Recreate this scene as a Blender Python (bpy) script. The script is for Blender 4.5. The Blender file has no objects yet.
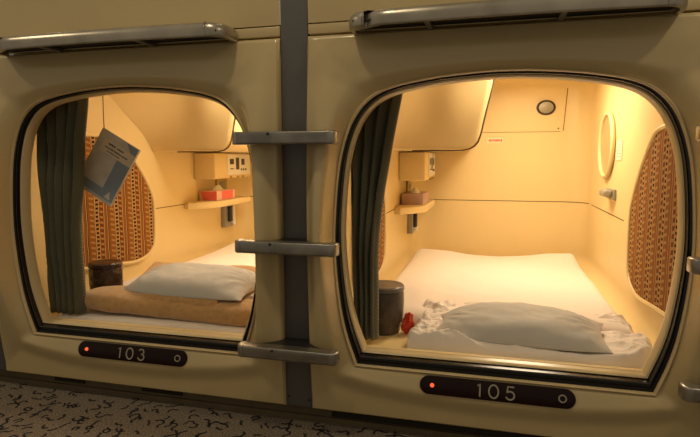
import bpy, bmesh, math, random
from mathutils import Vector, Matrix, noise
random.seed(7)
PI = math.pi
SC = bpy.context.scene
COL = SC.collection

# ------------------------------------------------------------------ helpers
def link(name, bm, mat, parent=None, smooth=True, kind=None, angle=None):
    me = bpy.data.meshes.new(name)
    bmesh.ops.recalc_face_normals(bm, faces=bm.faces)
    bm.to_mesh(me); bm.free()
    mats = mat if isinstance(mat, (list, tuple)) else [mat]
    for m in mats: me.materials.append(m)
    if smooth:
        for p in me.polygons: p.use_smooth = True
        me.set_sharp_from_angle(angle=math.radians(angle or 40))
    o = bpy.data.objects.new(name, me); COL.objects.link(o)
    if parent: o.parent = parent
    if kind: o['kind'] = kind
    return o

def empty(name, loc, label, cat, group=None, kind=None):
    o = bpy.data.objects.new(name, None); COL.objects.link(o)
    o.location = loc; o.empty_display_size = .05
    return tag(o, label, cat, group, kind)

def tag(o, label=None, cat=None, group=None, kind=None):
    if label: o['label'] = label
    if cat: o['category'] = cat
    if group: o['group'] = group
    if kind: o['kind'] = kind
    return o

def box(bm, x0, x1, y0, y1, z0, z1, bev=0, seg=2, mi=0):
    vs = [bm.verts.new(p) for p in ((x0,y0,z0),(x1,y0,z0),(x1,y1,z0),(x0,y1,z0),(x0,y0,z1),(x1,y0,z1),(x1,y1,z1),(x0,y1,z1))]
    fs = [bm.faces.new([vs[i] for i in f]) for f in ((0,1,2,3),(4,5,6,7),(0,1,5,4),(1,2,6,5),(2,3,7,6),(3,0,4,7))]
    for f in fs: f.material_index = mi
    bmesh.ops.recalc_face_normals(bm, faces=fs)
    if bev:
        es = list({e for f in fs for e in f.edges})
        bmesh.ops.bevel(bm, geom=es, offset=bev, segments=seg, affect='EDGES', profile=.5)
    return fs

def prism(bm, pts, axis, a, b, bev=0, seg=3, mi=0):
    """pts: 2D outline; axis: the extrusion axis 'x','y','z' between a and b"""
    def P(u, v, w):
        return {'x': (w, u, v), 'y': (u, w, v), 'z': (u, v, w)}[axis]
    A = [bm.verts.new(P(u, v, a)) for u, v in pts]; B = [bm.verts.new(P(u, v, b)) for u, v in pts]
    fs = [bm.faces.new(A), bm.faces.new(B)]
    n = len(pts)
    for i in range(n): fs.append(bm.faces.new((A[i], A[(i+1)%n], B[(i+1)%n], B[i])))
    bmesh.ops.recalc_face_normals(bm, faces=fs)
    for f in fs: f.material_index = mi
    if bev:
        es = [e for e in set(fs[0].edges) | set(fs[1].edges)]
        bmesh.ops.bevel(bm, geom=es, offset=bev, segments=seg, affect='EDGES', profile=.5)
    return fs

def tube(bm, pts, r, n=10, closed=False):
    pts = [Vector(p) for p in pts]; rings = []; N = len(pts)
    up = None
    for i, p in enumerate(pts):
        if closed: t = pts[(i+1)%N] - pts[i-1]
        else: t = pts[min(i+1, N-1)] - pts[max(i-1, 0)]
        t.normalize()
        if up is None:
            up = Vector((0,0,1)) if abs(t.z) < .9 else Vector((1,0,0))
        up = (up - t*up.dot(t)).normalized(); s = t.cross(up)
        rr = r[i] if isinstance(r, (list, tuple)) else r
        rings.append([bm.verts.new(p + up*rr*math.cos(a) + s*rr*math.sin(a)) for a in [2*PI*k/n for k in range(n)]])
    for i in range(N if closed else N-1):
        A, B = rings[i], rings[(i+1)%N]
        for k in range(n): bm.faces.new((A[k], A[(k+1)%n], B[(k+1)%n], B[k]))
    if not closed:
        bm.faces.new(rings[0]); bm.faces.new(rings[-1])

def lathe(bm, prof, c=(0,0,0), n=40, axis='z', sx=1, sy=1):
    rings = []
    for r, h in prof:
        ring = []
        for k in range(n):
            a = 2*PI*k/n; u, v = r*math.cos(a)*sx, r*math.sin(a)*sy
            p = {'z': (u, v, h), 'y': (u, h, v), 'x': (h, u, v)}[axis]
            ring.append(bm.verts.new((p[0]+c[0], p[1]+c[1], p[2]+c[2])))
        rings.append(ring)
    for A, B in zip(rings, rings[1:]):
        for k in range(n): bm.faces.new((A[k], A[(k+1)%n], B[(k+1)%n], B[k]))
    if prof[0][0] > 1e-5: bm.faces.new(rings[0])
    if prof[-1][0] > 1e-5: bm.faces.new(rings[-1])
    bmesh.ops.remove_doubles(bm, verts=bm.verts, dist=1e-6)

def loft(bm, rings, closed=True, mi=0):
    """rings of points (same count) joined in order; returns the vertex rings"""
    V = [[bm.verts.new(p) for p in r] for r in rings]
    n = len(V[0])
    for A, B in zip(V, V[1:]):
        for k in range(n if closed else n-1):
            f = bm.faces.new((A[k], A[(k+1)%n], B[(k+1)%n], B[k])); f.material_index = mi
    return V

def sm(a, b, x):
    t = max(0, min(1, (x-a)/(b-a))); return t*t*(3-2*t)
def fbm(x, y, z=0, o=4):
    return noise.fractal(Vector((x, y, z)), 1.0, 2.0, o)

# ------------------------------------------------------------------ materials
def mat(name, col, rough=.5, metal=0, spec=.5, coat=0, sheen=0, bump=None, var=None, emit=None, estr=0):
    m = bpy.data.materials.new(name); m.use_nodes = True
    nt = m.node_tree; b = nt.nodes['Principled BSDF']
    b.inputs['Base Color'].default_value = (*col, 1)
    b.inputs['Roughness'].default_value = rough; b.inputs['Metallic'].default_value = metal
    b.inputs['Specular IOR Level'].default_value = spec
    if coat: b.inputs['Coat Weight'].default_value = coat; b.inputs['Coat Roughness'].default_value = .08
    if sheen: b.inputs['Sheen Weight'].default_value = sheen
    if emit: b.inputs['Emission Color'].default_value = (*emit, 1); b.inputs['Emission Strength'].default_value = estr
    tc = nt.nodes.new('ShaderNodeTexCoord')
    if var:   # (scale, amount) gentle mottling
        n = nt.nodes.new('ShaderNodeTexNoise'); n.inputs['Scale'].default_value = var[0]; n.inputs['Detail'].default_value = 5
        nt.links.new(tc.outputs['Object'], n.inputs['Vector'])
        r = nt.nodes.new('ShaderNodeMapRange'); r.inputs[1].default_value = .3; r.inputs[2].default_value = .7
        r.inputs[3].default_value = 1-var[1]; r.inputs[4].default_value = 1+var[1]*.4
        nt.links.new(n.outputs['Fac'], r.inputs[0])
        h = nt.nodes.new('ShaderNodeHueSaturation'); h.inputs['Color'].default_value = (*col, 1)
        nt.links.new(r.outputs[0], h.inputs['Value']); nt.links.new(h.outputs[0], b.inputs['Base Color'])
    if bump:  # (scale, strength, distance)
        n = nt.nodes.new('ShaderNodeTexNoise'); n.inputs['Scale'].default_value = bump[0]; n.inputs['Detail'].default_value = 3
        nt.links.new(tc.outputs['Object'], n.inputs['Vector'])
        bp = nt.nodes.new('ShaderNodeBump'); bp.inputs['Strength'].default_value = bump[1]; bp.inputs['Distance'].default_value = bump[2]
        nt.links.new(n.outputs['Fac'], bp.inputs['Height']); nt.links.new(bp.outputs[0], b.inputs['Normal'])
    return m

M = {}
M['shell']   = mat('cream_moulded_plastic', (.62,.485,.255), .27, coat=.5, var=(2.2,.07), bump=(7,.10,.01))
M['lip']     = mat('cream_rim_plastic', (.66,.53,.31), .3, coat=.2, var=(3,.05))
M['inner']   = mat('yellow_cream_interior', (.79,.615,.305), .38, spec=.4, var=(1.6,.05), bump=(5,.06,.01))
M['gasket']  = mat('black_rubber', (.012,.010,.009), .22, spec=.5)
M['gasline'] = mat('grey_track', (.075,.07,.065), .35, metal=.5)
M['dark']    = mat('dark_gap', (.02,.014,.008), .8)
M['seam']    = mat('brown_seam', (.10,.055,.015), .8)
M['steel']   = mat('worn_dark_steel', (.36,.34,.305), .33, metal=.85, var=(14,.30), bump=(60,.08,.002))
M['steelend']= mat('polished_steel', (.44,.42,.38), .34, metal=.9, var=(20,.2))
M['ledge']   = mat('brushed_ledge_steel', (.52,.475,.40), .30, metal=.8, var=(9,.3), bump=(50,.06,.002))
M['tread']   = mat('black_tread_rubber', (.018,.017,.016), .45, bump=(200,.3,.001))
M['pole']    = mat('grey_painted_steel', (.15,.147,.145), .42, metal=.25, var=(6,.12))
M['plate']   = mat('maroon_black_acrylic', (.014,.003,.003), .28, spec=.25)
M['digit']   = mat('engraved_grey_figures', (.40,.36,.28), .5)
M['led']     = mat('red_lamp', (.9,.1,.03), .3, emit=(1,.13,.04), estr=1.0)
M['ledring'] = mat('lamp_bezel', (.05,.02,.015), .3)
M['sheet']   = mat('white_cotton', (.86,.79,.73), .85, sheen=.2, bump=(240,.12,.001))
M['duvet']   = mat('white_duvet_cotton', (.90,.82,.75), .85, sheen=.2, bump=(240,.1,.001))
M['pillow']  = mat('pale_grey_cotton', (.57,.56,.53), .8, sheen=.2, bump=(240,.12,.001))
M['fleece']  = mat('tan_fleece', (.58,.335,.125), .95, sheen=.6, bump=(420,.7,.004), var=(60,.18))
M['bin']     = mat('grey_brown_bin', (.105,.082,.062), .35, var=(30,.3), bump=(26,.5,.01))
M['binbag']  = mat('dark_bin_bag', (.05,.028,.02), .18, bump=(30,.9,.02))
M['binrim']  = mat('bin_rim_plastic', (.17,.155,.14), .3)
M['red']     = mat('red_plastic_bag', (.62,.05,.015), .3, bump=(50,.6,.01))
M['white']   = mat('white_plastic', (.80,.78,.74), .4)
M['grey']    = mat('grey_plastic', (.30,.28,.24), .4)
M['black']   = mat('black_plastic', (.02,.02,.022), .3)
M['brass']   = mat('brass_plate', (.55,.40,.14), .35, metal=.5)
M['pinkbox'] = mat('mauve_card', (.52,.34,.30), .6)
M['palepink']= mat('pale_pink_card', (.80,.50,.40), .6)
M['redbox']  = mat('coral_red_card', (.85,.17,.13), .6)
M['tissue']  = mat('white_tissue', (.85,.82,.76), .9)
M['hook']    = mat('grey_hook_metal', (.36,.34,.27), .35, metal=.4)
M['mirror']  = mat('mirror_glass', (.52,.42,.20), .30, metal=.4)
M['sticker'] = mat('pale_sticker', (.82,.70,.50), .5)
M['redink']  = mat('red_print', (.75,.16,.06), .5)
M['greyink'] = mat('grey_print', (.45,.40,.38), .5)
M['vent']    = mat('vent_mesh_metal', (.42,.37,.27), .4, metal=.4)
M['ventdark']= mat('vent_dark', (.05,.035,.02), .5)
M['lampglass']= mat('lamp_diffuser', (.9,.85,.7), .4, emit=(1,.72,.38), estr=5)
M['paper']   = mat('leaflet_grey_blue', (.64,.59,.52), .45, var=(18,.15))
M['paperblue']= mat('leaflet_blue', (.24,.29,.36), .45)
M['papertan']= mat('leaflet_tan', (.70,.60,.46), .45)
M['paperink']= mat('leaflet_ink', (.035,.04,.06), .5)
M['paperpale']= mat('leaflet_page_edges', (.62,.60,.56), .6)
M['string']  = mat('dark_string', (.05,.035,.02), .8)
M['kick']    = mat('brown_kick_board', (.15,.11,.06), .6, var=(9,.2))
M['squig']   = mat('carpet_dark_loops', (.022,.018,.022), .95)

def carpet():
    m = mat('grey_brown_carpet', (.19,.165,.135), .95, bump=(420,.5,.004)); nt = m.node_tree; b = nt.nodes['Principled BSDF']
    tc = nt.nodes.new('ShaderNodeTexCoord'); n = nt.nodes.new('ShaderNodeTexNoise'); n.inputs['Scale'].default_value = 190; n.inputs['Detail'].default_value = 3
    nt.links.new(tc.outputs['Object'], n.inputs['Vector'])
    r = nt.nodes.new('ShaderNodeValToRGB'); r.color_ramp.elements[0].position = .36; r.color_ramp.elements[1].position = .62
    r.color_ramp.elements[0].color = (.11,.085,.062,1); r.color_ramp.elements[1].color = (.29,.235,.175,1)
    nt.links.new(n.outputs['Fac'], r.inputs[0]); nt.links.new(r.outputs[0], b.inputs['Base Color'])
    return m
M['carpet'] = carpet()

def curtain_mat():
    m = mat('dark_olive_cloth', (.055,.052,.03), .85, sheen=.3); nt = m.node_tree; b = nt.nodes['Principled BSDF']
    tc = nt.nodes.new('ShaderNodeTexCoord'); mp = nt.nodes.new('ShaderNodeMapping')
    mp.inputs['Rotation'].default_value = (0, .6, 0)
    w = nt.nodes.new('ShaderNodeTexWave'); w.inputs['Scale'].default_value = 45; w.inputs['Distortion'].default_value = 1.2
    w.inputs['Detail Scale'].default_value = 8
    nt.links.new(tc.outputs['Object'], mp.inputs[0]); nt.links.new(mp.outputs[0], w.inputs['Vector'])
    r = nt.nodes.new('ShaderNodeValToRGB'); r.color_ramp.elements[0].color = (.070,.068,.038,1); r.color_ramp.elements[1].color = (.115,.108,.063,1)
    nt.links.new(w.outputs['Fac'], r.inputs[0]); nt.links.new(r.outputs[0], b.inputs['Base Color'])
    return m
M['curtain'] = curtain_mat()

def textile():
    """woven wall cloth: upright bands of ladder stitches, cross bars and dark dashes"""
    m = mat('woven_wall_textile', (.3,.13,.05), .95, spec=.15, bump=(300,.4,.002)); nt = m.node_tree; b = nt.nodes['Principled BSDF']
    N, Lk = nt.nodes, nt.links
    tc = N.new('ShaderNodeTexCoord'); sp = N.new('ShaderNodeSeparateXYZ'); Lk.new(tc.outputs['Object'], sp.inputs[0])
    def mth(op, a, bb=None):
        n = N.new('ShaderNodeMath'); n.operation = op
        for i, v in enumerate((a, bb)):
            if v is None: continue
            if isinstance(v, (int, float)): n.inputs[i].default_value = v
            else: Lk.new(v, n.inputs[i])
        return n.outputs[0]
    nz = N.new('ShaderNodeTexNoise'); nz.inputs['Scale'].default_value = 12
    Lk.new(tc.outputs['Object'], nz.inputs['Vector'])
    wob = mth('MULTIPLY', mth('SUBTRACT', nz.outputs['Fac'], .5), .012)
    y = mth('ADD', sp.outputs['Y'], wob); z = sp.outputs['Z']
    u = mth('FRACT', mth('DIVIDE', y, .128))        # band position
    def ramp(fac, stops):
        r = N.new('ShaderNodeValToRGB'); r.color_ramp.interpolation = 'CONSTANT'
        el = r.color_ramp.elements
        while len(el) < len(stops): el.new(.5)
        for e, (p, c) in zip(el, stops): e.position = p; e.color = (*c, 1)
        Lk.new(fac, r.inputs[0]); return r.outputs[0]
    brown, rust, dark, cream = (.27,.10,.020), (.18,.050,.012), (.020,.007,.005), (.58,.38,.15)
    base = ramp(u, [(0,brown),(.30,cream),(.335,dark),(.47,cream),(.505,rust),(.72,cream),(.75,brown),(.86,dark),(.885,cream),(.92,dark),(.95,brown)])
    # which cross stitch applies: A fine bars in the wide bands, B ladder in the dark band
    mA = ramp(u, [(0,(0,0,0)),(.06,(1,1,1)),(.26,(0,0,0)),(.54,(1,1,1)),(.69,(0,0,0)),(.99,(0,0,0))])
    mB = ramp(u, [(0,(0,0,0)),(.345,(1,1,1)),(.46,(0,0,0)),(.99,(0,0,0))])
    skew = mth('ADD', z, mth('MULTIPLY', y, .25))
    fa = mth('LESS_THAN', mth('FRACT', mth('DIVIDE', skew, .024)), .38)
    fb = mth('LESS_THAN', mth('FRACT', mth('DIVIDE', z, .018)), .5)
    def mix(f, a, bb):
        n = N.new('ShaderNodeMix'); n.data_type = 'RGBA'; Lk.new(f, n.inputs[0]); Lk.new(a, n.inputs[6])
        if isinstance(bb, tuple): n.inputs[7].default_value = (*bb, 1)
        else: Lk.new(bb, n.inputs[7])
        return n.outputs[2]
    c = mix(mth('MULTIPLY', fa, mA), base, (.40,.24,.085))
    c = mix(mth('MULTIPLY', fb, mB), c, (.42,.25,.09))
    Lk.new(c, b.inputs['Base Color'])
    return m
M['textile'] = textile()

# ------------------------------------------------------------------ the opening outline (x half, z)
ctrl = [(.409,.217),(.438,.30),(.457,.38),(.472,.50),(.477,.62),(.467,.77),(.450,.87),(.419,.953),(.371,1.010),(.305,1.041),(.20,1.061),(.10,1.071),(0,1.075)]
def catmull(P, k=8):
    out = []
    Q = [(2*P[0][0]-P[1][0], 2*P[0][1]-P[1][1])] + P + [(-P[-2][0], P[-2][1])]
    for i in range(1, len(Q)-2):
        for j in range(k):
            t = j/k; r = []
            for a in (0, 1):
                p0, p1, p2, p3 = Q[i-1][a], Q[i][a], Q[i+1][a], Q[i+2][a]
                r.append(.5*((2*p1)+(-p0+p2)*t+(2*p0-5*p1+4*p2-p3)*t*t+(-p0+3*p1-3*p2+p3)*t**3))
            out.append(tuple(r))
    out.append(P[-1]); return out
half = catmull(ctrl)                       # from bottom corner up to top centre
NB = 60
PATH = [(-.409 + .818*i/NB, .217) for i in range(NB)]             # bottom, left to right
PATH += half                                                     # right side to top centre
PATH += [(-x, z) for x, z in reversed(half[:-1])][:-1]           # left side back down
NP = len(PATH)
def curve(dx, top, bot):
    """the same outline drawn in by dx at the sides, top at the head and bot at the sill"""
    out = []
    for x, z in PATH:
        k = (z-.217)/(1.075-.217)
        out.append((x*(1-dx/.475), .217+bot+(1.075-.217-bot-top)*k))
    return out
HW, Z0, Z1 = .556, .056, 1.197
kside = 8*8
def outer():
    out = [(-HW+2*HW*i/NB, Z0) for i in range(NB)]
    n = len(half); sidepts = []
    for i in range(n):
        if i <= kside:
            zz = half[i][1]; t = (zz-.217)/(half[kside][1]-.217)
            sidepts.append((HW, Z0+(Z1-Z0)*t))
        else:
            t = half[i][0]/half[kside][0]; sidepts.append((HW*t, Z1))
    out += sidepts + [(-x, z) for x, z in reversed(sidepts[:-1])][:-1]
    return out
OUT = outer()

def front_panel(parent):
    bm = bmesh.new(); S = [0,.02,.05,.08,.12,.16,.2,.24,.28,.33,.38,.43,.48,.53,.58,.63,.68,.74,.8,.86,.92,.96,.985,1]
    rings = []
    P0 = curve(0, 0, 0)
    for s in S:
        ring = []
        for (x0, z0), (x1, z1) in zip(P0, OUT):
            x, z = x0+(x1-x0)*s, z0+(z1-z0)*s
            k = max(0, min(1, (z0-.217)/(1.05-.217)))
            ws = math.sin(PI*k)**.75 if 0 < k < 1 else 0
            side = .085*ws*(sm(0,.30,s)*(1-.55*sm(.42,1,s)))
            top = .018*sm(0,.25,s)*(1-.6*sm(.5,1,s)) if z0 > .9 else 0
            top *= sm(.9, 1.03, z0)
            bot = 0
            if z0 < .35:
                d = .217-z
                dep = .016+.052*max(0, 1-(x/.47)**2)**.7
                wz = 1-sm(.217, .35, z0)
                if d <= dep: b_ = .021*(max(0, d)/dep)**.9
                else: b_ = .021-.015*sm(-.006, .06, d-dep)
                bot = b_*wz*sm(-.0, .02, s+.0001 if z0 <= .2171 else s)
            p = max(side, top, bot) if z0 < .35 else max(side, top)
            p += .006*sm(0,.1,s)
            edge = sm(.955, 1, s)
            p -= edge*.008
            ring.append((x, -p, z))
        rings.append(ring)
    rings.append([(x, .03, z) for x, _, z in rings[-1]])
    rings.insert(0, [(x, .03, z) for x, z in P0])
    loft(bm, rings)
    return link('front_panel', bm, M['shell'], parent, angle=50)

def sweep(name, parent, prof, m, mats=None, angle=40):
    """prof: list of (dx, top, bot, y[, material])"""
    bm = bmesh.new(); rings = [[(x, y, z) for x, z in curve(dx, t, b)] for dx, t, b, y, *_ in prof]
    V = [[bm.verts.new(p) for p in r] for r in rings]
    for j, (A, B) in enumerate(zip(V, V[1:])):
        mi = prof[j][4] if len(prof[j]) > 4 else 0
        for k in range(NP):
            f = bm.faces.new((A[k], A[(k+1)%NP], B[(k+1)%NP], B[k])); f.material_index = mi
    return link(name, bm, m, parent, angle=angle)

SHX, SHZ0, SHZ1, SHY = .50, .238, 1.30, 1.80
def rrect(hx, z0, z1, r, y):
    """rounded rectangle sampled to follow PATH's ordering"""
    out = []
    for (x0, z0_), (xo, zo) in zip(PATH, OUT):
        u = xo/HW; v = (zo-Z0)/(Z1-Z0)
        x = u*hx; z = z0+(z1-z0)*v
        # push into rounded corner
        cx, cz = hx-r, None
        for cz_, s in ((z0+r, -1), (z1-r, 1)):
            if abs(x) > cx and (z-cz_)*s > 0:
                dx, dz = abs(x)-cx, (z-cz_)*s
                m_ = max(dx, dz); q = math.hypot(dx, dz)
                k = m_/q if q else 1
                x = math.copysign(cx+dx*k, x); z = cz_+s*dz*k
        out.append((x, y, z))
    return out

def interior(parent):
    bm = bmesh.new()
    rings = [[(x, .042, z) for x, z in curve(.020,.013,.040)], [(x, .058, z) for x, z in curve(.018,.010,.040)]]
    rings.append(rrect(SHX, SHZ0, SHZ1, .06, .070))
    for y in (.3,.6,.9,1.2,1.5,1.62): rings.append(rrect(SHX, SHZ0, SHZ1, .06, y))
    R = .12
    for a in range(1, 9):
        t = a/8*PI/2
        ix = R*(1-math.cos(t))
        rings.append(rrect(SHX-ix, SHZ0, SHZ1-ix*.35, .06, SHY-R+R*math.sin(t)))
    last = rings[-1]; cz = (SHZ0+SHZ1)/2
    for k in (.97, .85): rings.append([(x*k, SHY, cz+(z-cz)*k) for x, y, z in last])
    V = loft(bm, rings)
    bm.faces.new(V[-1])
    return link('interior_shell', bm, M['inner'], parent, angle=50)

def strip(bm, a, b, w, n, lift=.0012):
    """thin strip from a to b lying on a surface with normal n"""
    a, b, n = Vector(a), Vector(b), Vector(n)
    s = (b-a).normalized().cross(n).normalized()*w/2
    p = [a-s, b-s, b+s, a+s]
    lo = [bm.verts.new(q-n*.001) for q in p]; hi = [bm.verts.new(q+n*lift) for q in p]
    bm.faces.new(hi); bm.faces.new(lo)
    for i in range(4): bm.faces.new((lo[i], lo[(i+1)%4], hi[(i+1)%4], hi[i]))

def panel_outline():
    """(y, z) outline of the woven cloth panel on a side wall"""
    P = [(.20,.375),(.40,.36),(.58,.345),(.68,.347),(.755,.365),(.80,.395),(.818,.44),(.825,.53),(.823,.61),(.806,.665),(.745,.745),(.66,.825),(.57,.892),(.51,.925),(.43,.938),(.25,.945),(.16,.93),(.13,.86),(.125,.65),(.13,.45),(.15,.395)]
    out = []; n = len(P)
    for i in range(n):
        p0, p1, p2, p3 = P[i-1], P[i], P[(i+1)%n], P[(i+2)%n]
        for j in range(5):
            t = j/5
            out.append(tuple(.5*((2*p1[a])+(-p0[a]+p2[a])*t+(2*p0[a]-5*p1[a]+4*p2[a]-p3[a])*t*t+(-p0[a]+3*p1[a]-3*p2[a]+p3[a])*t**3) for a in (0,1)))
    return out

def stroke(bm, pts, w, y, th=.0012):
    """flat ribbon in the xz plane"""
    n = len(pts); F, B = [], []
    for i, p in enumerate(pts):
        a = Vector(pts[max(0, i-1)]); b = Vector(pts[min(n-1, i+1)])
        if pts[0] == pts[-1] and i in (0, n-1): a, b = Vector(pts[-2]), Vector(pts[1])
        t = (b-a).normalized(); s = Vector((-t.y, t.x))*w/2; p = Vector(p)
        F.append([bm.verts.new((q.x, y-th, q.y)) for q in (p+s, p-s)])
        B.append([bm.verts.new((q.x, y+.0005, q.y)) for q in (p+s, p-s)])
    for i in range(n-1):
        bm.faces.new((F[i][0], F[i+1][0], F[i+1][1], F[i][1]))
        for k in (0, 1): bm.faces.new((F[i][k], F[i+1][k], B[i+1][k], B[i][k]))

def digit(bm, ch, x, zc, h, y):
    r = h*.36
    if ch == '1': stroke(bm, [(x-.003,zc+h*.33),(x+.004,zc+h*.5),(x+.004,zc-h*.5)], .0042, y)
    if ch == '0': stroke(bm, [(x+r*math.cos(a), zc+h*.5*math.sin(a)) for a in [2*PI*i/28 for i in range(28)]]+[(x+r, zc)], .0042, y)
    if ch == '3':
        up = [(x-.001+r*.72*math.cos(a), zc+h*.25+h*.25*math.sin(a)) for a in [math.radians(160-i*250/14) for i in range(15)]]
        lo = [(x-.001+r*.88*math.cos(a), zc-h*.22+h*.28*math.sin(a)) for a in [math.radians(90-i*260/16) for i in range(17)]]
        stroke(bm, up, .0042, y); stroke(bm, lo, .0042, y)
    if ch == '5':
        stroke(bm, [(x+r*.75,zc+h*.48),(x-r*.55,zc+h*.48),(x-r*.72,zc+h*.02)], .0042, y)
        stroke(bm, [(x-.001+r*.9*math.cos(a), zc-h*.18+h*.31*math.sin(a)) for a in [math.radians(140-i*300/18) for i in range(19)]], .0042, y)

def pod(cx, number, label):
    t = empty('sleeping_capsule', (cx, 0, 0), label, 'capsule')
    front_panel(t)
    sweep('opening_rim', t, [(-.0075,-.006,-.006,-.002),(-.0065,-.005,-.005,-.012),(-.003,-.003,-.003,-.0145),(-.0005,-.001,-.001,-.012),(.0005,.0005,.0005,-.004),(.0005,.0005,.0005,.012)], M['lip'])
    sweep('door_gasket', t, [(-.001,-.001,-.001,.006),(.0005,.0005,.0005,-.003),(.0065,.0025,.010,-.002),(.007,.003,.011,.006),(.0085,.0035,.019,.007),(.009,.004,.020,.002,1),(.0100,.005,.024,.003),(.0105,.0055,.025,.009),(.0118,.007,.028,.018),(.0118,.007,.028,.03)], [M['gasket'], M['gasline']], angle=25)
    sweep('inner_frame', t, [(.0115,.006,.028,.026),(.0125,.007,.030,.017),(.017,.010,.033,.019),(.020,.013,.036,.028),(.021,.014,.040,.046)], M['lip'])
    interior(t)
    # joints of the moulded lining
    bm = bmesh.new(); zs = .585; e = .0005
    strip(bm, (-SHX, .86, zs), (-SHX, 1.62, zs), .0035, (1,0,0)); strip(bm, (SHX, .86, zs), (SHX, 1.62, zs), .0035, (-1,0,0))
    pts = [(-1, 1), (1, 1)]
    R = .12
    for sx in (-1, 1):
        for a in range(8):
            p, q = [], []
            t0, t1 = a/8*PI/2, (a+1)/8*PI/2
            A = (sx*(SHX-R*(1-math.cos(t0))), SHY-R+R*math.sin(t0), zs); B = (sx*(SHX-R*(1-math.cos(t1))), SHY-R+R*math.sin(t1), zs)
            tm = (t0+t1)/2
            strip(bm, A, B, .0035, (-sx*math.cos(tm), -math.sin(tm), 0))
    strip(bm, (-(SHX-R), SHY, zs), (SHX-R, SHY, zs), .0035, (0,-1,0))
    link('lining_joint', bm, M['seam'], t, smooth=False); bm = bmesh.new()
    strip(bm, (-.10, SHY, .99), (.345, SHY, .99), .0025, (0,-1,0))
    link('hatch_joint', bm, M['seam'], t, smooth=False); bm = bmesh.new()
    strip(bm, (.36, SHY, .995), (.375, SHY, 1.234), .004, (0,-1,0))
    link('hatch_joint', bm, M['seam'], t, smooth=False); bm = bmesh.new()
    box(bm, .329, .337, SHY-.003, SHY, 1.004, 1.012)
    link('hatch_screw', bm, M['seam'], t, smooth=False)
    # hood that holds the screen, hanging from the roof at the left
    O = [(-.20,.877),(-.155,.8785),(-.125,.885),(-.105,.897),(-.092,.914),(-.083,.94),(-.077,.965),(-.068,1.01),(-.055,1.07),(-.043,1.12),(-.033,1.17),(-.020,1.23),(-.006,1.296)]
    bm = bmesh.new()
    def hood_y(x, z):
        kz = sm(.84, 1.28, z); kx = max(0, 1-(x+.5)/.40)**3.2
        y = .905 - (.03+.44*kz)*kx
        return y - .030*math.exp(-((x+.22)/.09)**2-((z-1.12)/.12)**2)
    rows = []
    zz = [O[0]] + O[1:]
    for q, (xr, z) in enumerate(zz):
        row = [(-.499, 1.795, z)]; nxx = 34
        for i in range(nxx+1):
            u = i/nxx; x = -.499+(xr+.499)*u
            d = xr-x; rnd = .012*(1-min(1, d/.014))**2 + (.010 if q == 0 else .004 if q == 1 else 0)
            row.append((x, hood_y(x, z)+rnd, z))
        row.append((xr-.05, 1.795, z)); rows.append(row)
    V = loft(bm, rows, closed=False)
    bm.faces.new(V[0]); bm.faces.new(V[-1])
    hd = link('screen_hood', bm, M['inner'], t, angle=45)
    bm = bmesh.new()
    tube(bm, [(-.38, hood_y(-.38,.877)+.012,.8765)]+[(x+.0012, hood_y(x, z)+.014, z-.0012) for x, z in O[:12]], .0045, 6)
    link('hood_edge_seal', bm, M['seam'], hd)
    # woven cloth panels, both side walls
    po = panel_outline()
    for sx in (-1, 1):
        po = [(.095+(y-.125)*.90 if sx > 0 else .29+(y-.125)*.80, z) for y, z in panel_outline()]
        bm = bmesh.new(); prism(bm, po, 'x', sx*.4995, sx*.492)
        pn = link('cloth_panel', bm, M['textile'], t, smooth=False)
        bm = bmesh.new()
        tube(bm, [(sx*.495, y, z) for y, z in po], .010, 8, closed=True)
        link('panel_border', bm, M['inner'], pn)
    # round mirror
    bm = bmesh.new(); lathe(bm, [(.001,.4905),(.146,.4905),(.146,.4985)], (0,1.24,.90), 48, 'x')
    mr = link('round_mirror', bm, M['mirror'], t)
    bm = bmesh.new()
    tube(bm, [(.489, 1.24+.148*math.cos(a), .90+.148*math.sin(a)) for a in [2*PI*i/48 for i in range(48)]], .0105, 10, closed=True)
    link('mirror_frame', bm, M['inner'], mr)
    # hook
    bm = bmesh.new(); prism(bm, [(1.02,.655),(1.17,.655),(1.17,.702),(1.02,.702)], 'x', .4995, .487, .003)
    box(bm, .452, .488, 1.035, 1.155, .668, .699, .010, 4)
    link('coat_hook', bm, M['hook'], t)
    # paper notices
    bm = bmesh.new(); box(bm, .4975, .4995, .95, 1.06, .83, .915); st = link('notice', bm, M['sticker'], t, smooth=False)
    bm = bmesh.new()
    for i in range(5): box(bm, .497, .4976, .965, 1.045-.012*(i%2), .845+i*.013, .849+i*.013)
    link('notice_print', bm, M['greyink'], st, smooth=False)
    bm = bmesh.new(); box(bm, -.066, .030, SHY-.0015, SHY-.0003, .928, .958); st = link('notice', bm, M['sticker'], t, smooth=False)
    bm = bmesh.new(); random.seed(3)
    x = -.054
    while x < .018:
        w = random.uniform(.004,.009); h = random.uniform(.005, .009)
        box(bm, x, x+w, SHY-.0022, SHY-.0014, .943-h, .943+h); x += w+.0022
    link('notice_print', bm, M['redink'], st, smooth=False)
    # round vent on the back wall
    vx, vz = .262, 1.128
    bm = bmesh.new(); lathe(bm, [(.040,SHY-.002),(.040,SHY-.012),(.044,SHY-.017),(.051,SHY-.014),(.053,SHY-.001)], (vx,0,vz), 40, 'y', 1, .82)
    vt = link('air_vent', bm, M['ventdark'], t)
    bm = bmesh.new(); lathe(bm, [(.001,SHY-.012),(.014,SHY-.012),(.0415,SHY-.008)], (vx,0,vz), 32, 'y', 1, .82)
    for k in range(8):
        a = PI*k/8
        tube(bm, [(vx-.038*math.cos(a), SHY-.013, vz-.031*math.sin(a)), (vx+.038*math.cos(a), SHY-.013, vz+.031*math.sin(a))], .0012, 5)
    link('vent_grille', bm, M['vent'], vt)
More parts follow.
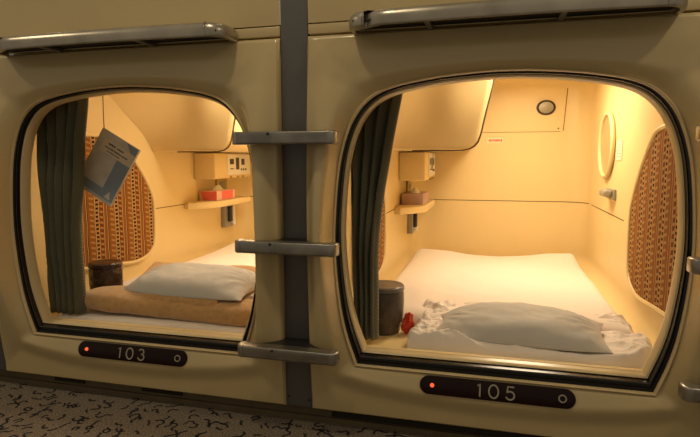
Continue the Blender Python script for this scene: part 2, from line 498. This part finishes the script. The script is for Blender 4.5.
    # control box on the left wall
    bm = bmesh.new(); box(bm, -.4995, -.362, 1.25, 1.72, .722, .872, .008, 3); cb = link('control_box', bm, M['inner'], t)
    bm = bmesh.new(); box(bm, -.3625, -.3575, 1.40, 1.70, .742, .866, .002, 2); cp = link('control_face', bm, M['white'], cb)
    bm = bmesh.new()
    box(bm, -.3575,-.3555,1.425,1.475,.805,.838); box(bm,-.3575,-.3555,1.505,1.545,.772,.845); box(bm,-.3575,-.3555,1.43,1.47,.775,.781); box(bm,-.3575,-.3555,1.58,1.62,.80,.838)
    for i in range(3): box(bm, -.3575,-.3555,1.57+i*.03,1.585+i*.03,.765,.778)
    link('control_display', bm, M['black'], cp, smooth=False)
    for y in (1.44, 1.53, 1.60):
        bm = bmesh.new(); tube(bm, [(-.362,y,.727),(-.352,y,.727)], .006, 12)
        link('control_knob', bm, M['brass'], cb)
    # outlet plates under the box
    bm = bmesh.new(); box(bm, -.4995,-.487,1.50,1.63,.625,.712,.003); ol = link('outlet_plate', bm, M['brass'], t)
    bm = bmesh.new(); box(bm, -.4875,-.485,1.525,1.605,.645,.695,.002); tube(bm,[(-.485,1.55,.675),(-.482,1.55,.675)],.006,10)
    link('outlet_socket', bm, M['grey'], ol)
    # corner shelf
    bm = bmesh.new(); prism(bm, [(-.4995,1.14),(-.47,1.13),(-.375,1.24),(-.357,1.29),(-.357,1.70),(-.4995,1.70)], 'z', .556, .594, .008)
    link('side_shelf', bm, M['inner'], t)
    # handset bracket below the shelf
    bm = bmesh.new(); box(bm, -.4995,-.470,1.56,1.68,.40,.555,.004); hs = link('handset_bracket', bm, M['grey'], t)
    bm = bmesh.new(); box(bm, -.470,-.448,1.59,1.625,.435,.535,.006); link('handset', bm, M['black'], hs)
    bm = bmesh.new(); box(bm, -.470,-.452,1.64,1.67,.41,.54,.004); link('bracket_cover', bm, M['white'], hs)
    # roof lamp
    bm = bmesh.new(); box(bm, .0,.34,.69,1.35,1.285,1.2995,.006); rl = link('roof_lamp', bm, M['white'], t)
    bm = bmesh.new(); box(bm, .01,.33,.70,1.34,1.262,1.286,.012,4); link('lamp_diffuser', bm, M['lampglass'], rl)
    # number plate, leaning with the dished sill panel
    pl = bpy.data.objects.new('number_plate', None)
    bm = bmesh.new(); h = .0265; pts = []
    for i in range(17): a = -PI/2+PI*i/16; pts.append((.188+h*math.cos(a), h*math.sin(a)))
    for i in range(17): a = PI/2+PI*i/16; pts.append((-.188+h*math.cos(a), h*math.sin(a)))
    prism(bm, pts, 'y', -.004, .010, .0015, 2)
    pl = link('number_plate', bm, M['plate'], t); pl.location = (0, -.0195, .181); pl.rotation_euler = (math.radians(-15), 0, 0)
    for ch, x in zip(number, (-.046, -.004, .042)):
        bm = bmesh.new(); digit(bm, ch, x, 0, .036, -.0042); link('numeral', bm, M['digit'], pl, smooth=False)
    bm = bmesh.new(); lathe(bm, [(.001,-.0095),(.004,-.009),(.0062,-.006),(.0062,-.003)], (-.178,0,0), 20, 'y'); o = link('pilot_lamp', bm, M['led'], pl); o['label'] = 'small lit red lamp'
    bm = bmesh.new(); tube(bm, [(.180+.0095*math.cos(a), -.0052, .0095*math.sin(a)) for a in [2*PI*i/28 for i in range(28)]], .0019, 8, closed=True)
    o = link('lock_ring', bm, M['digit'], pl)
    return t

pod(.6, '105', 'cream sleeping capsule numbered 105 with a white bed, open at right')
pod(-.6, '103', 'cream sleeping capsule numbered 103 with a tan blanket, open at left')

# lamps inside the pods (the light of the roof lamps)
def area(name, loc, rot, sx, sy, w, col):
    l = bpy.data.lights.new(name, 'AREA'); l.shape = 'RECTANGLE'; l.size = sx; l.size_y = sy; l.energy = w; l.color = col
    o = bpy.data.objects.new(name, l); COL.objects.link(o); o.location = loc; o.rotation_euler = rot; return o
for cx, w in ((.6, 7.6), (-.6, 8.0)):
    area('roof_lamp_light', (cx+.14, 1.02, 1.255), (0, 0, 0), .30, .62, w, (1,.84,.63))

# ------------------------------------------------------------------ curtains
def curtain(cx, label, X0t, X1t, X0b, X1b, y0, folds, sd):
    bm = bmesh.new(); nx, nz = 90, 40; zt, zb = 1.22, .262
    V = []
    for j in range(nz+1):
        v = j/nz; z = zt+(zb-zt)*v; row = []
        a = X0t+(X0b-X0t)*v; b = X1t+(X1b-X1t)*sm(-.2,.75,v)
        for i in range(nx+1):
            u = i/nx
            ph = folds*2*PI*u + .9*fbm(u*2.1+sd, v*1.4, sd)
            amp = .020*(.6+.5*v)
            x = a+(b-a)*u + .006*math.sin(ph*2+1)
            y = y0 + amp*math.sin(ph) + .012*fbm(u*4+sd, v*2.5, 3)
            row.append(bm.verts.new((x+cx, y, z)))
        V.append(row)
    for j in range(nz):
        for i in range(nx): bm.faces.new((V[j][i], V[j][i+1], V[j+1][i+1], V[j+1][i]))
    o = link('curtain', bm, M['curtain'], angle=180)
    md = o.modifiers.new('th', 'SOLIDIFY'); md.thickness = .003; md.offset = 0
    return tag(o, label, 'curtain')
curtain(.6, 'dark olive curtain drawn to the left inside capsule 105, beside the grey bin', -.474, -.252, -.448, -.372, .110, 4.2, 1.3)
curtain(-.6, 'dark olive curtain drawn to the left inside capsule 103, beside the hanging leaflet', -.474, -.192, -.446, -.302, .108, 5.2, 6.1)

# ------------------------------------------------------------------ bedding
def heightsheet(name, m, x0, x1, y0, y1, nx, ny, fz, base, fxy=None):
    """closed soft slab: top surface from fz, skirt down to base"""
    bm = bmesh.new(); V = []
    for j in range(ny+1):
        row = []
        for i in range(nx+1):
            u, v = i/nx, j/ny; x, y = x0+(x1-x0)*u, y0+(y1-y0)*v
            if fxy: x, y = fxy(u, v, x, y)
            row.append(bm.verts.new((x, y, fz(u, v, x, y))))
        V.append(row)
    for j in range(ny):
        for i in range(nx): bm.faces.new((V[j][i], V[j][i+1], V[j+1][i+1], V[j+1][i]))
    rim = V[0][:] + [r[-1] for r in V[1:]] + V[-1][-2::-1] + [r[0] for r in V[-2:0:-1]]
    low = [bm.verts.new((v.co.x, v.co.y, base)) for v in rim]
    n = len(rim)
    for k in range(n): bm.faces.new((rim[k], rim[(k+1)%n], low[(k+1)%n], low[k]))
    bm.faces.new(low)
    return link(name, bm, m, angle=60)

def ridg(x, y, s, o=3):
    r = 0; a = 1; f = s
    for k in range(o):
        n = noise.noise(Vector((x*f, y*f, k*7.3))); r += a*(1-abs(n)*2.2)**2 if abs(n) < .45 else 0; a *= .5; f *= 2
    return r

def edge(u, v, e=.03, q=.5):
    d = min(u, 1-u, v, 1-v); return (1-(1-min(1, d/e))**2)**q

def futon(cx, label):
    def fz(u, v, x, y):
        e = edge(u, v, .05)
        back = sm(.75, 1, v)
        base = .252+.034*e
        return base + .010*e*math.sin(u*PI)*(1-v) + .014*e*fbm(x*2.6, y*1.6, cx)*.6 + .002*ridg(x, y, 3, 2) + back*e*(.017*math.cos((u-.02)*2*PI) + .014*(u-.3))
    def fxy(u, v, x, y):
        return x, y
    o = heightsheet('futon', M['duvet'], cx-.462, cx+.440, .34, 1.70, 90, 110, fz, .2400)
    return tag(o, label, 'bedding')
futon(.6, 'smooth white quilt covering the bed in capsule 105, reaching to the back wall')
futon(-.6, 'white quilt on the bed in capsule 103, behind the pillow')

# crumpled white sheet at the front of 105
def fz(u, v, x, y):
    e = edge(u, v, .05, .6)
    cr = ridg(x*1.0+4, y*1.3, 7.5, 4)
    side = sm(.42, .0, u)*.9 + sm(.80, 1, u)*.8
    bump = .013*cr*(.35+1.3*side) + .040*fbm(x*4.5, y*5, 2)*(.3+side)
    hill = .040*sm(.55, 1, v)*(1-.75*sm(.5, 1, u))
    return .247 + e*(.020 + bump + hill*.9)
def fxy(u, v, x, y):
    wob = .018*noise.noise(Vector((x*9, y*9, 5)))
    return x + (wob if u > .9 or u < .1 else 0) + (.0), y + (.014*noise.noise(Vector((x*11, 3, 5))) if v > .9 else 0)
o = heightsheet('bed_sheet', M['sheet'], .325, 1.055, .095, .50, 240, 150, fz, .2400, fxy)
tag(o, 'rumpled thin white sheet bunched under and around the pillow in capsule 105', 'sheet')

# plain under-sheet strip at the front of 103
def fz3(u, v, x, y): return .244+.012*edge(u, v, .06)+.003*fbm(x*5, y*6, 1)
o = heightsheet('bed_sheet', M['sheet'], -1.02, -.13, .09, .33, 90, 30, fz3, .2400)
tag(o, 'flat white sheet edge showing under the tan blanket in capsule 103', 'sheet')

def pillow(name, label, loc, L, D, H, rot, sd, tilt=0, flat=.35, taper=.15):
    bm = bmesh.new(); nu, nv = 90, 56
    def pt(u, v, top):
        ax, ay = abs(u), abs(v)
        pinch = 1-.09*(1-ay**2)*0 - .07*(ax**3)*(1-ay**3)*0
        x = u*(1-.07*(1-v*v)*ax**4); y = v*(1-.10*(1-u*u)*ay**4)*(1-(taper*(-u)**2.2 if u < 0 else taper*.35*u**3))
        h = ((1-ax**2.6)*(1-ay**2.4))**.66
        wr = fbm(u*1.6+sd, v*1.3, sd)*.13
        rad = .085*math.sin(math.atan2(v, u-1.1*math.copysign(1, u))*16+sd)*sm(.45,.9,ax)*(1-ax**6) + .055*ridg(u*1.2+sd, v*.5, 2.0, 3)*sm(.1,.8,ax)
        z = h*(1+wr+rad) if top else -h*flat
        return (x*L/2, y*D/2, z*H/2)
    T = [[None]*(nu+1) for _ in range(nv+1)]; B = [[None]*(nu+1) for _ in range(nv+1)]
    for j in range(nv+1):
        for i in range(nu+1):
            u = math.sin((i/nu-.5)*PI); v = math.sin((j/nv-.5)*PI)
            T[j][i] = bm.verts.new(pt(u, v, True))
            B[j][i] = T[j][i] if i in (0, nu) or j in (0, nv) else bm.verts.new(pt(u, v, False))
    for G in (T, B):
        for j in range(nv):
            for i in range(nu): bm.faces.new((G[j][i], G[j][i+1], G[j+1][i+1], G[j+1][i]))
    o = link(name, bm, M['pillow'], angle=180)
    o.location = loc; o.rotation_euler = (tilt, 0, rot)
    return tag(o, label, 'pillow')
pillow('pillow', 'pale grey-white pillow lying across the front of the bed in capsule 105', (.672, .235, .290), .53, .27, .134, math.radians(-3), 2.2, math.radians(6), taper=.5)
pillow('pillow', 'white pillow lying on the tan blanket in capsule 103', (-.535, .30, .350), .52, .33, .150, math.radians(0), 5.4, math.radians(3), taper=.35)

# tan blanket of 103: a long front roll and a flap running back under the pillow
def blanket():
    bm = bmesh.new(); n = 20; rings = []; N = 70
    for i in range(N+1):
        u = i/N; x = -.950+.760*u
        e = (1-(abs(2*u-1))**10)**.5
        zc = .296 + .010*math.cos(u*PI*1.3); yc = .185 + .02*math.sin(u*3)
        ry, rz = .085*e+.001, (.043+.006*fbm(u*4, 0, 2))*e+.001
        ring = []
        for k in range(n):
            a = 2*PI*k/n
            c, s = math.cos(a), math.sin(a)
            ring.append((x, yc+ry*math.copysign(abs(c)**.8, c)*(1+.06*fbm(u*7, c, 4)), zc+rz*math.copysign(abs(s)**.8, s)))
        rings.append(ring)
    V = loft(bm, rings); bm.faces.new(V[0]); bm.faces.new(V[-1])
    nx, ny = 60, 40; G = []
    for j in range(ny+1):
        row = []
        for i in range(nx+1):
            u, v = i/nx, j/ny
            x = (-.76-.20*v)*(1-u)+(-.36)*u; y = .14+.50*v
            z = .322+.020*edge(u, v, .04)+.008*fbm(x*7, y*7, 8)+.022*v
            row.append(bm.verts.new((x, y, z)))
        G.append(row)
    for j in range(ny):
        for i in range(nx): bm.faces.new((G[j][i], G[j][i+1], G[j+1][i+1], G[j+1][i]))
    rim = G[0][:] + [r[-1] for r in G[1:]] + G[-1][-2::-1] + [r[0] for r in G[-2:0:-1]]
    low = [bm.verts.new((v.co.x, v.co.y, v.co.z-.03)) for v in rim]
    for k in range(len(rim)): bm.faces.new((rim[k], rim[(k+1)%len(rim)], low[(k+1)%len(rim)], low[k]))
    bm.faces.new(low)
    o = link('blanket', bm, M['fleece'], angle=70)
    tag(o, 'tan fleece blanket rolled along the front edge of the bed in capsule 103', 'blanket')
blanket()

# ------------------------------------------------------------------ bins
def bin_(loc, r, h, label, m, mr):
    t = empty('waste_bin', loc, label, 'bin')
    bm = bmesh.new(); lathe(bm, [(.001,.002),(r*.80,.0),(r*.82,.004),(r*.92,h*.5),(r,h),(r*.975,h),(r*.9,h*.5),(r*.79,.012),(.001,.012)], n=48)
    link('body', bm, m, t)
    bm = bmesh.new(); lathe(bm, [(r*.70,h+.006),(r*.98,h+.008),(r*1.05,h+.004),(r*1.06,h-.008),(r*1.0,h-.010),(r*.96,h),(r*.72,h-.006),(r*.68,h-.03),(r*.70,h+.006)], n=48)
    link('rim', bm, mr, t)
    # liner folded down over the rim, crinkled
    bm = bmesh.new(); n = 72; rings = []
    for k, (rr, z) in enumerate(((1.01,h-.012),(1.035,h-.02),(1.04,h-.05),(1.02,h-.085),(.98,h-.115),(.965,h-.118),(.96,h-.05))):
        rings.append([(r*rr*(1+.018*noise.noise(Vector((math.cos(a)*3, math.sin(a)*3, k*.9))))*math.cos(a), r*rr*(1+.018*noise.noise(Vector((math.cos(a)*3, math.sin(a)*3, k*.9+5))))*math.sin(a), z+(.008*noise.noise(Vector((a*2, k, 0))) if k in (3,4,5) else 0)) for a in [2*PI*i/n for i in range(n)]])
    loft(bm, rings); link('liner', bm, M['binbag'] if m is M['binbag'] else M['bin'], t)
    return t
bin_((.222, .262, .2385), .066, .160, 'grey-brown round waste bin behind the curtain edge in capsule 105', M['bin'], M['binrim'])
bin_((-.950, .300, .2385), .062, .175, 'dark brown waste bin with a glossy liner in capsule 103', M['binbag'], M['binbag'])
# red plastic bag beside the bin in 105
bm = bmesh.new(); bmesh.ops.create_icosphere(bm, subdivisions=4, radius=1)
for v in bm.verts:
    k = 1+.35*fbm(v.co.x*2, v.co.y*2, v.co.z*2+3); v.co = Vector((v.co.x*.020*k, v.co.y*.022*k, v.co.z*.034*k + .008*v.co.x))
o = link('plastic_bag', bm, M['red'], angle=25); o.location = (.305, .255, .275)
tag(o, 'small crumpled red plastic bag between the bin and the sheet in capsule 105', 'bag')

# ------------------------------------------------------------------ tissue boxes on the shelves
def tissue(cx, label, m_side, ml):
    t = empty('tissue_box', (cx-.432, 1.40, .5945), label, 'tissue box')
    bm = bmesh.new(); box(bm, -.058,.058,-.115,.115,0,.058,.002); link('carton', bm, m_side, t)
    if ml:
        bm = bmesh.new(); box(bm, .0575,.0592,-.055,.085,.004,.054,.0005)
        prism(bm, [(-.030,.004),(.058,.004),(.058,.054),(-.050,.054)], 'y', -.1165, -.1148)
        o = link('printed_panel', bm, M['redbox'], t); o['label'] = 'coral red printed side'
    bm = bmesh.new()
    V = []
    for j in range(7):
        V.append([(.028*math.cos(a)*(1-.11*j)*(1+.3*noise.noise(Vector((a, j*.4, cx)))), .055*math.sin(a)*(1-.08*j), .056+.0045*j+.006*noise.noise(Vector((a*1.3, j, 2)))) for a in [2*PI*i/24 for i in range(24)]])
    R_ = loft(bm, V); bm.faces.new(R_[-1]); link('tissue', bm, M['tissue'], t)
tissue(.6, 'mauve tissue box on the side shelf in capsule 105', M['pinkbox'], False)
tissue(-.6, 'coral red and pale pink tissue box on the side shelf in capsule 103', M['palepink'], True)

# ------------------------------------------------------------------ hanging leaflet
t = empty('hanging_leaflet', (-.841, .200, .957), 'grey-blue leaflet hanging tilted on a string beside the curtain in capsule 103', 'leaflet')
t.rotation_euler = (math.radians(-10), math.radians(28), math.radians(-4))
W, Hh = .180, .238
bm = bmesh.new(); box(bm, 0, W, -.0035, .0035, -Hh, 0, .0008)
link('pages', bm, M['paperpale'], t)
bm = bmesh.new(); box(bm, -.001, W+.001, -.0047, -.0036, -Hh+.012, .001); box(bm, -.001, W+.001, .0036, .0045, -Hh-.001, .001)
cv = link('cover', bm, M['paper'], t, smooth=False)
bm = bmesh.new()
box(bm, 0, W, -.0056, -.0046, -Hh+.013, -Hh+.045); box(bm, .118, W, -.0055, -.0045, -Hh+.045, -.070)
prism(bm, [(.125,-.001),(W,-.001),(W,-.05)], 'y', -.0056, -.0046)
o = link('blue_print', bm, M['paperblue'], cv, smooth=False)
bm = bmesh.new(); box(bm, .03, W, -.0060, -.0052, -.075, -.028)
for i in range(9): prism(bm, [(.0,-.03-.010*i),(.014+.006*math.sin(i*2),-.034-.010*i),(0,-.038-.010*i)], 'y', -.0060, -.0050)
link('tan_print', bm, M['papertan'], cv, smooth=False)
bm = bmesh.new()
random.seed(5)
for (xa, xb, z, h) in ((.055,.085,-.038,.0035),(.098,.128,-.038,.0035),(.045,.082,-.053,.0030),(.088,.15,-.053,.0030),(.06,.12,-.065,.002)):
    x = xa
    while x < xb:
        w = random.uniform(.003,.007); box(bm, x, x+w, -.0066, -.0058, z-h, z+h*random.uniform(.3,1)); x += w+.0016
link('title_print', bm, M['paperink'], cv, smooth=False)
bm = bmesh.new(); prism(bm, [(.138,-Hh+.018),(.168,-Hh+.018),(.153,-Hh+.046)], 'y', -.0064, -.0055)
link('triangle_mark', bm, M['paper'], cv, smooth=False)
bm = bmesh.new(); tube(bm, [(-.840,.200,.950),(-.841,.201,1.0),(-.840,.203,1.1),(-.843,.205,1.299)], .0016, 6)
o = link('hanging_string', bm, M['string']); o.parent = t
bpy.context.view_layer.update(); o.matrix_parent_inverse = t.matrix_world.inverted()

# ------------------------------------------------------------------ ladders
def ladder(cx, label):
    t = empty('access_ladder', (cx, 0, 0), label, 'ladder')
    bm = bmesh.new(); box(bm, -.0425,.0425,-.004,.03,.058,2.36,.002); link('upright', bm, M['pole'], t)
    for z in (.902, .586, .268):
        # tread: narrow at the upright, flaring to the front bar
        bm = bmesh.new(); o_ = []
        for i in range(11):
            k = i/10; y = -.003-.082*k; o_.append((.040+.085*k**2.2, y))
        pts = o_ + [(-x, y) for x, y in reversed(o_)]
        prism(bm, pts, 'z', z+.002, z+.013, .002)
        tr = link('tread', bm, M['tread'], t)
        bm = bmesh.new(); n = 7
        # front bar: flattened D section with rounded, turned-back ends
        out = []
        for i in range(9): a = -PI/2+PI/2*i/8; out.append((.137+.020*math.cos(a), -.100+.020*math.sin(a)))
        out += [(.157,-.082),(.150,-.077),(.125,-.080)]
        pts = out + [(-x, y) for x, y in reversed(out)]
        prism(bm, pts, 'z', z-.020, z+.017, .006, 4)
        br = link('rung_bar', bm, M['steel'], t)
        bm = bmesh.new()
        for g in (-.010, -.003, .004): box(bm, -.13, .13, -.1212, -.1198, z+g-.0008, z+g+.0008)
        link('bar_groove', bm, M['steel'], br, smooth=False)
        for sx in (-1, 1):
            bm = bmesh.new()
            e = [(.136+.022*math.cos(a), -.100+.0215*math.sin(a)) for a in [-PI/2+PI/2*i/8 for i in range(9)]]+[(.158,-.083),(.151,-.0765),(.136,-.079)]
            prism(bm, [(sx*x, y) for x, y in e], 'z', z-.0205, z+.0175, .005, 3)
            link('bar_end_cap', bm, M['steelend'], br)
        bm = bmesh.new(); lathe(bm, [(.001,-.1235),(.0035,-.123),(.0045,-.1205)], (-.04,0,z+.010), 14, 'y'); link('screw', bm, M['black'], br)
    for x, z in ((-.034,.088),(.034,.082)):
        bm = bmesh.new(); lathe(bm, [(.001,-.007),(.003,-.0065),(.004,-.0035)], (x,0,z), 14, 'y')
        link('screw', bm, M['black'], t)
ladder(0, 'grey upright ladder with three steel rungs between capsules 103 and 105')
ladder(1.2, 'ladder at the right edge of the photo, only the ends of its rungs showing')

# joint cover left of 103
bm = bmesh.new(); box(bm, -1.2425,-1.1575,-.002,.03,.058,2.36,.002)
tag(link('trim_1', bm, M['pole']), 'dark grey upright cover strip at the far left of capsule 103', 'trim', kind='structure')

for nm, xa, xb, lb in (('wall_left', -3.2, -1.2435, 'plain cream panelled wall continuing left of the capsules'), ('wall_right', 1.2435, 3.2, 'plain cream panelled wall continuing right of the second ladder')):
    bm = bmesh.new(); box(bm, xa, xb, -.006, .03, .058, 2.36, .004)
    tag(link(nm, bm, M['shell']), lb, 'wall', kind='structure')

# ------------------------------------------------------------------ the upper row, only its foot in view
def upper(cx, label):
    t = empty('sleeping_capsule', (cx, 0, 1.203), label, 'capsule')
    bm = bmesh.new(); box(bm, -HW, HW, -.006, .03, 0, .029, .003); link('foot_strip', bm, M['shell'], t)
    bm = bmesh.new(); rows = []
    for k in range(20):
        v = k/19; z = .033+1.12*v
        rows.append([(-HW+2*HW*i/40, -.006-.022*sm(0,.28,v)*(1-(abs(i/20-1))**4)+.0, z) for i in range(41)])
    rows[0] = [(x, -.003, z) for x, y, z in rows[0]]
    R_ = [[(x, .03, z) for x, y, z in rows[0]]]+rows+[[(x, .03, z) for x, y, z in rows[-1]]]
    loft(bm, R_, closed=False); link('front_panel', bm, M['shell'], t, angle=50)
    return t
upper(.6, 'foot of the upper sleeping capsule at the top right, right of the ladder')
upper(-.6, 'foot of the upper sleeping capsule in the top left corner, above capsule 103')

def ledge(cx, label):
    t = empty('step_ledge', (cx, 0, 1.203), label, 'ledge')
    L_ = .420
    # plan: shallow bow with rounded ends
    def plan(off=0, e=0):
        out = []
        for i in range(13):
            a = -PI/2+PI/2*i/12; out.append((L_-.055+e+(.055-off)*math.cos(a), -.060+(.055-off)*math.sin(a)-.012*0))
        front = []
        for i in range(1, 20):
            u = i/20; x = (L_-.055)*(1-2*u); front.append((x, -.115+off-.012*(1-(1-2*u)**2)))
        lft = [(-x, y) for x, y in reversed(out)]
        return [(L_-off, -.012)] + list(reversed(out))[0:0] + [(L_-off, -.060)] + [p for p in reversed(out)][1:] + front + lft[:-1] + [(-L_+off, -.060), (-L_+off, -.012)]
    bm = bmesh.new(); pts = plan()
    # front rail: outer skin hollow below
    sk = [(0, .002), (0, .030), (.003, .036), (.010, .040), (.10, .040)]
    rings = []
    O_ = plan(0); n = len(O_)
    def inset(o):
        q = []
        for x, y in O_:
            k = 1-o/.432
            q.append((x*k, min(-.012, -.0 + y*(1-o/.127) if y < -.02 else y)))
        return q
    for o, z in ((.008,-.008),(.002,-.007),(.0,-.003),(.0,.014),(.002,.024),(.008,.031),(.018,.035),(.05,.038)):
        rings.append([(x, y, z) for x, y in inset(o)])
    # inner wall of the rail, facing the hollow underside
    inner = [[(x, y, z) for x, y in inset(o)] for o, z in ((.014,-.007),(.015,.008))]
    R_ = inner[::-1] + rings
    V = loft(bm, R_, closed=False)
    bm.faces.new(V[-1]); bm.faces.new(V[0])
    link('rail', bm, M['ledge'], t, angle=50)
    for x in (-.20, .14):
        bm = bmesh.new(); box(bm, x-.008, x+.008, -.108, -.008, -.006, .008, .003)
        link('bracket', bm, M['steel'], t)
    bm = bmesh.new(); box(bm, -.40, .40, -.105, -.008, .006, .011); link('underside', bm, M['tread'], t, smooth=False)
    for sx in (-1, 1):
        bm = bmesh.new()
        for zz in (0,):
            tube(bm, [(sx*(L_-.052), -.1155, -.006), (sx*(L_-.052), -.1165, .012), (sx*(L_-.052), -.1145, .026), (sx*(L_-.052), -.105, .034)], .0022, 6)
        link('end_cap_joint', bm, M['steelend'], t)
    return t
lg = ledge(.598, 'long steel ledge above the opening of capsule 105, with a dark ribbed underside')
lg2 = ledge(-.614, 'steel ledge at the upper left, above the capsule with the tan blanket')

lg.scale.x = .985; lg2.scale.x = 1.035; lg.location.z = lg2.location.z = 1.199

# ------------------------------------------------------------------ kick board and floor
bm = bmesh.new(); box(bm, -3.2, 3.2, .030, .05, 0, .0575)
box(bm, -3.2, 3.2, .022, .032, 0, .018)
tag(link('baseboard_front', bm, M['kick'], smooth=False), 'dark brown recessed kick board under the capsules', 'baseboard', kind='structure')
for lab, x0, x1 in (('thin black slot in the kick board below the left half of plate 103', -.97, -.84), ('thin black slot in the kick board below the right end of plate 103', -.60, -.44), ('long black slot in the kick board under capsule 105', .10, .92)):
    bm = bmesh.new(); box(bm, x0, x1, .024, .0295, .028 if x0 < 0 else .022, .040 if x0 < 0 else .042, .001)
    tag(link('vent_slot', bm, M['dark']), lab, 'vent')
bm = bmesh.new()
box(bm, -3.2, 3.2, -2.6, 1.9, -.05, 0, mi=0)
random.seed(11)
def squiggle(cx, cy):
    L = random.choice((3,4,5,6,7,8)); ang = random.uniform(0, 2*PI); pts = [Vector((cx, cy))]; st = random.uniform(.008,.011); turn = random.choice((-1,1))
    for k in range(L):
        ang += turn*random.uniform(.3,1.15)
        if random.random() < .38: turn = -turn
        pts.append(pts[-1]+Vector((math.cos(ang), math.sin(ang)))*st)
    # smooth polyline
    q = [pts[0]]
    for a, b in zip(pts, pts[1:]): q += [a.lerp(b, .25), a.lerp(b, .75)]
    q.append(pts[-1]); w = random.uniform(.0032,.0044)
    prev = None
    for i, p in enumerate(q):
        tt = (q[min(i+1, len(q)-1)]-q[max(i-1, 0)]).normalized(); s = Vector((-tt.y, tt.x))*w*(.7 if i in (0, len(q)-1) else 1)
        cur = [bm.verts.new((p.x+s.x, p.y+s.y, .0006)), bm.verts.new((p.x-s.x, p.y-s.y, .0006))]
        if prev:
            f = bm.faces.new((prev[0], cur[0], cur[1], prev[1])); f.material_index = 1
        prev = cur
g = .051
y = -1.2
while y < .015:
    x = -2.0
    while x < 1.9:
        squiggle(x+random.uniform(-.013,.013), y+random.uniform(-.012,.006)); x += g
    y += g*.8
me_floor = link('floor', bm, [M['carpet'], M['squig']], smooth=False, kind='structure')
tag(me_floor, 'grey brown carpet with short black squiggles', 'floor')

# ------------------------------------------------------------------ corridor lamps
def lamp(x, y, z, w, r, col=(1,.82,.53)):
    l = bpy.data.lights.new('corridor_downlight', 'SPOT'); l.energy = w; l.shadow_soft_size = r; l.color = col
    l.spot_size = math.radians(150); l.spot_blend = .6
    o = bpy.data.objects.new('corridor_downlight', l); COL.objects.link(o); o.location = (x, y, z)
lamp(-.15, -.80, 2.35, 18, .07)
lamp(1.75, -.85, 2.35, 20, .07)
lamp(-2.1, -.85, 2.35, 20, .07)
w = bpy.data.worlds.new('corridor_air'); SC.world = w; w.use_nodes = True
w.node_tree.nodes['Background'].inputs[0].default_value = (1,.84,.60,1); w.node_tree.nodes['Background'].inputs[1].default_value = .23

# ------------------------------------------------------------------ camera
cam = bpy.data.cameras.new('camera'); co = bpy.data.objects.new('camera', cam); COL.objects.link(co)
f = 540.0; cam.sensor_width = 36; cam.lens = f*36/700; cam.sensor_fit = 'HORIZONTAL'; cam.clip_start = .01
Y = Vector((144,-61.5,f)).normalized(); X = Vector((2049,56.5,-f)); X = (X-Y*X.dot(Y)).normalized(); Z = X.cross(Y)
if Z.y > 0: Z = -Z
R = Matrix((X, Y, Z))                      # camera (right, down, forward) to world
right, down, fwd = R @ Vector((1,0,0)), R @ Vector((0,1,0)), R @ Vector((0,0,1))
m3 = Matrix((right, -down, -fwd)).transposed()
co.matrix_world = Matrix.Translation((.57936,-1.55,.84544)) @ m3.to_4x4()
SC.camera = co
SC.view_settings.view_transform = 'Standard'; SC.view_settings.look = 'None'; SC.view_settings.gamma = 1
SC.view_settings.use_curve_mapping = False; SC.view_settings.exposure = 0.0
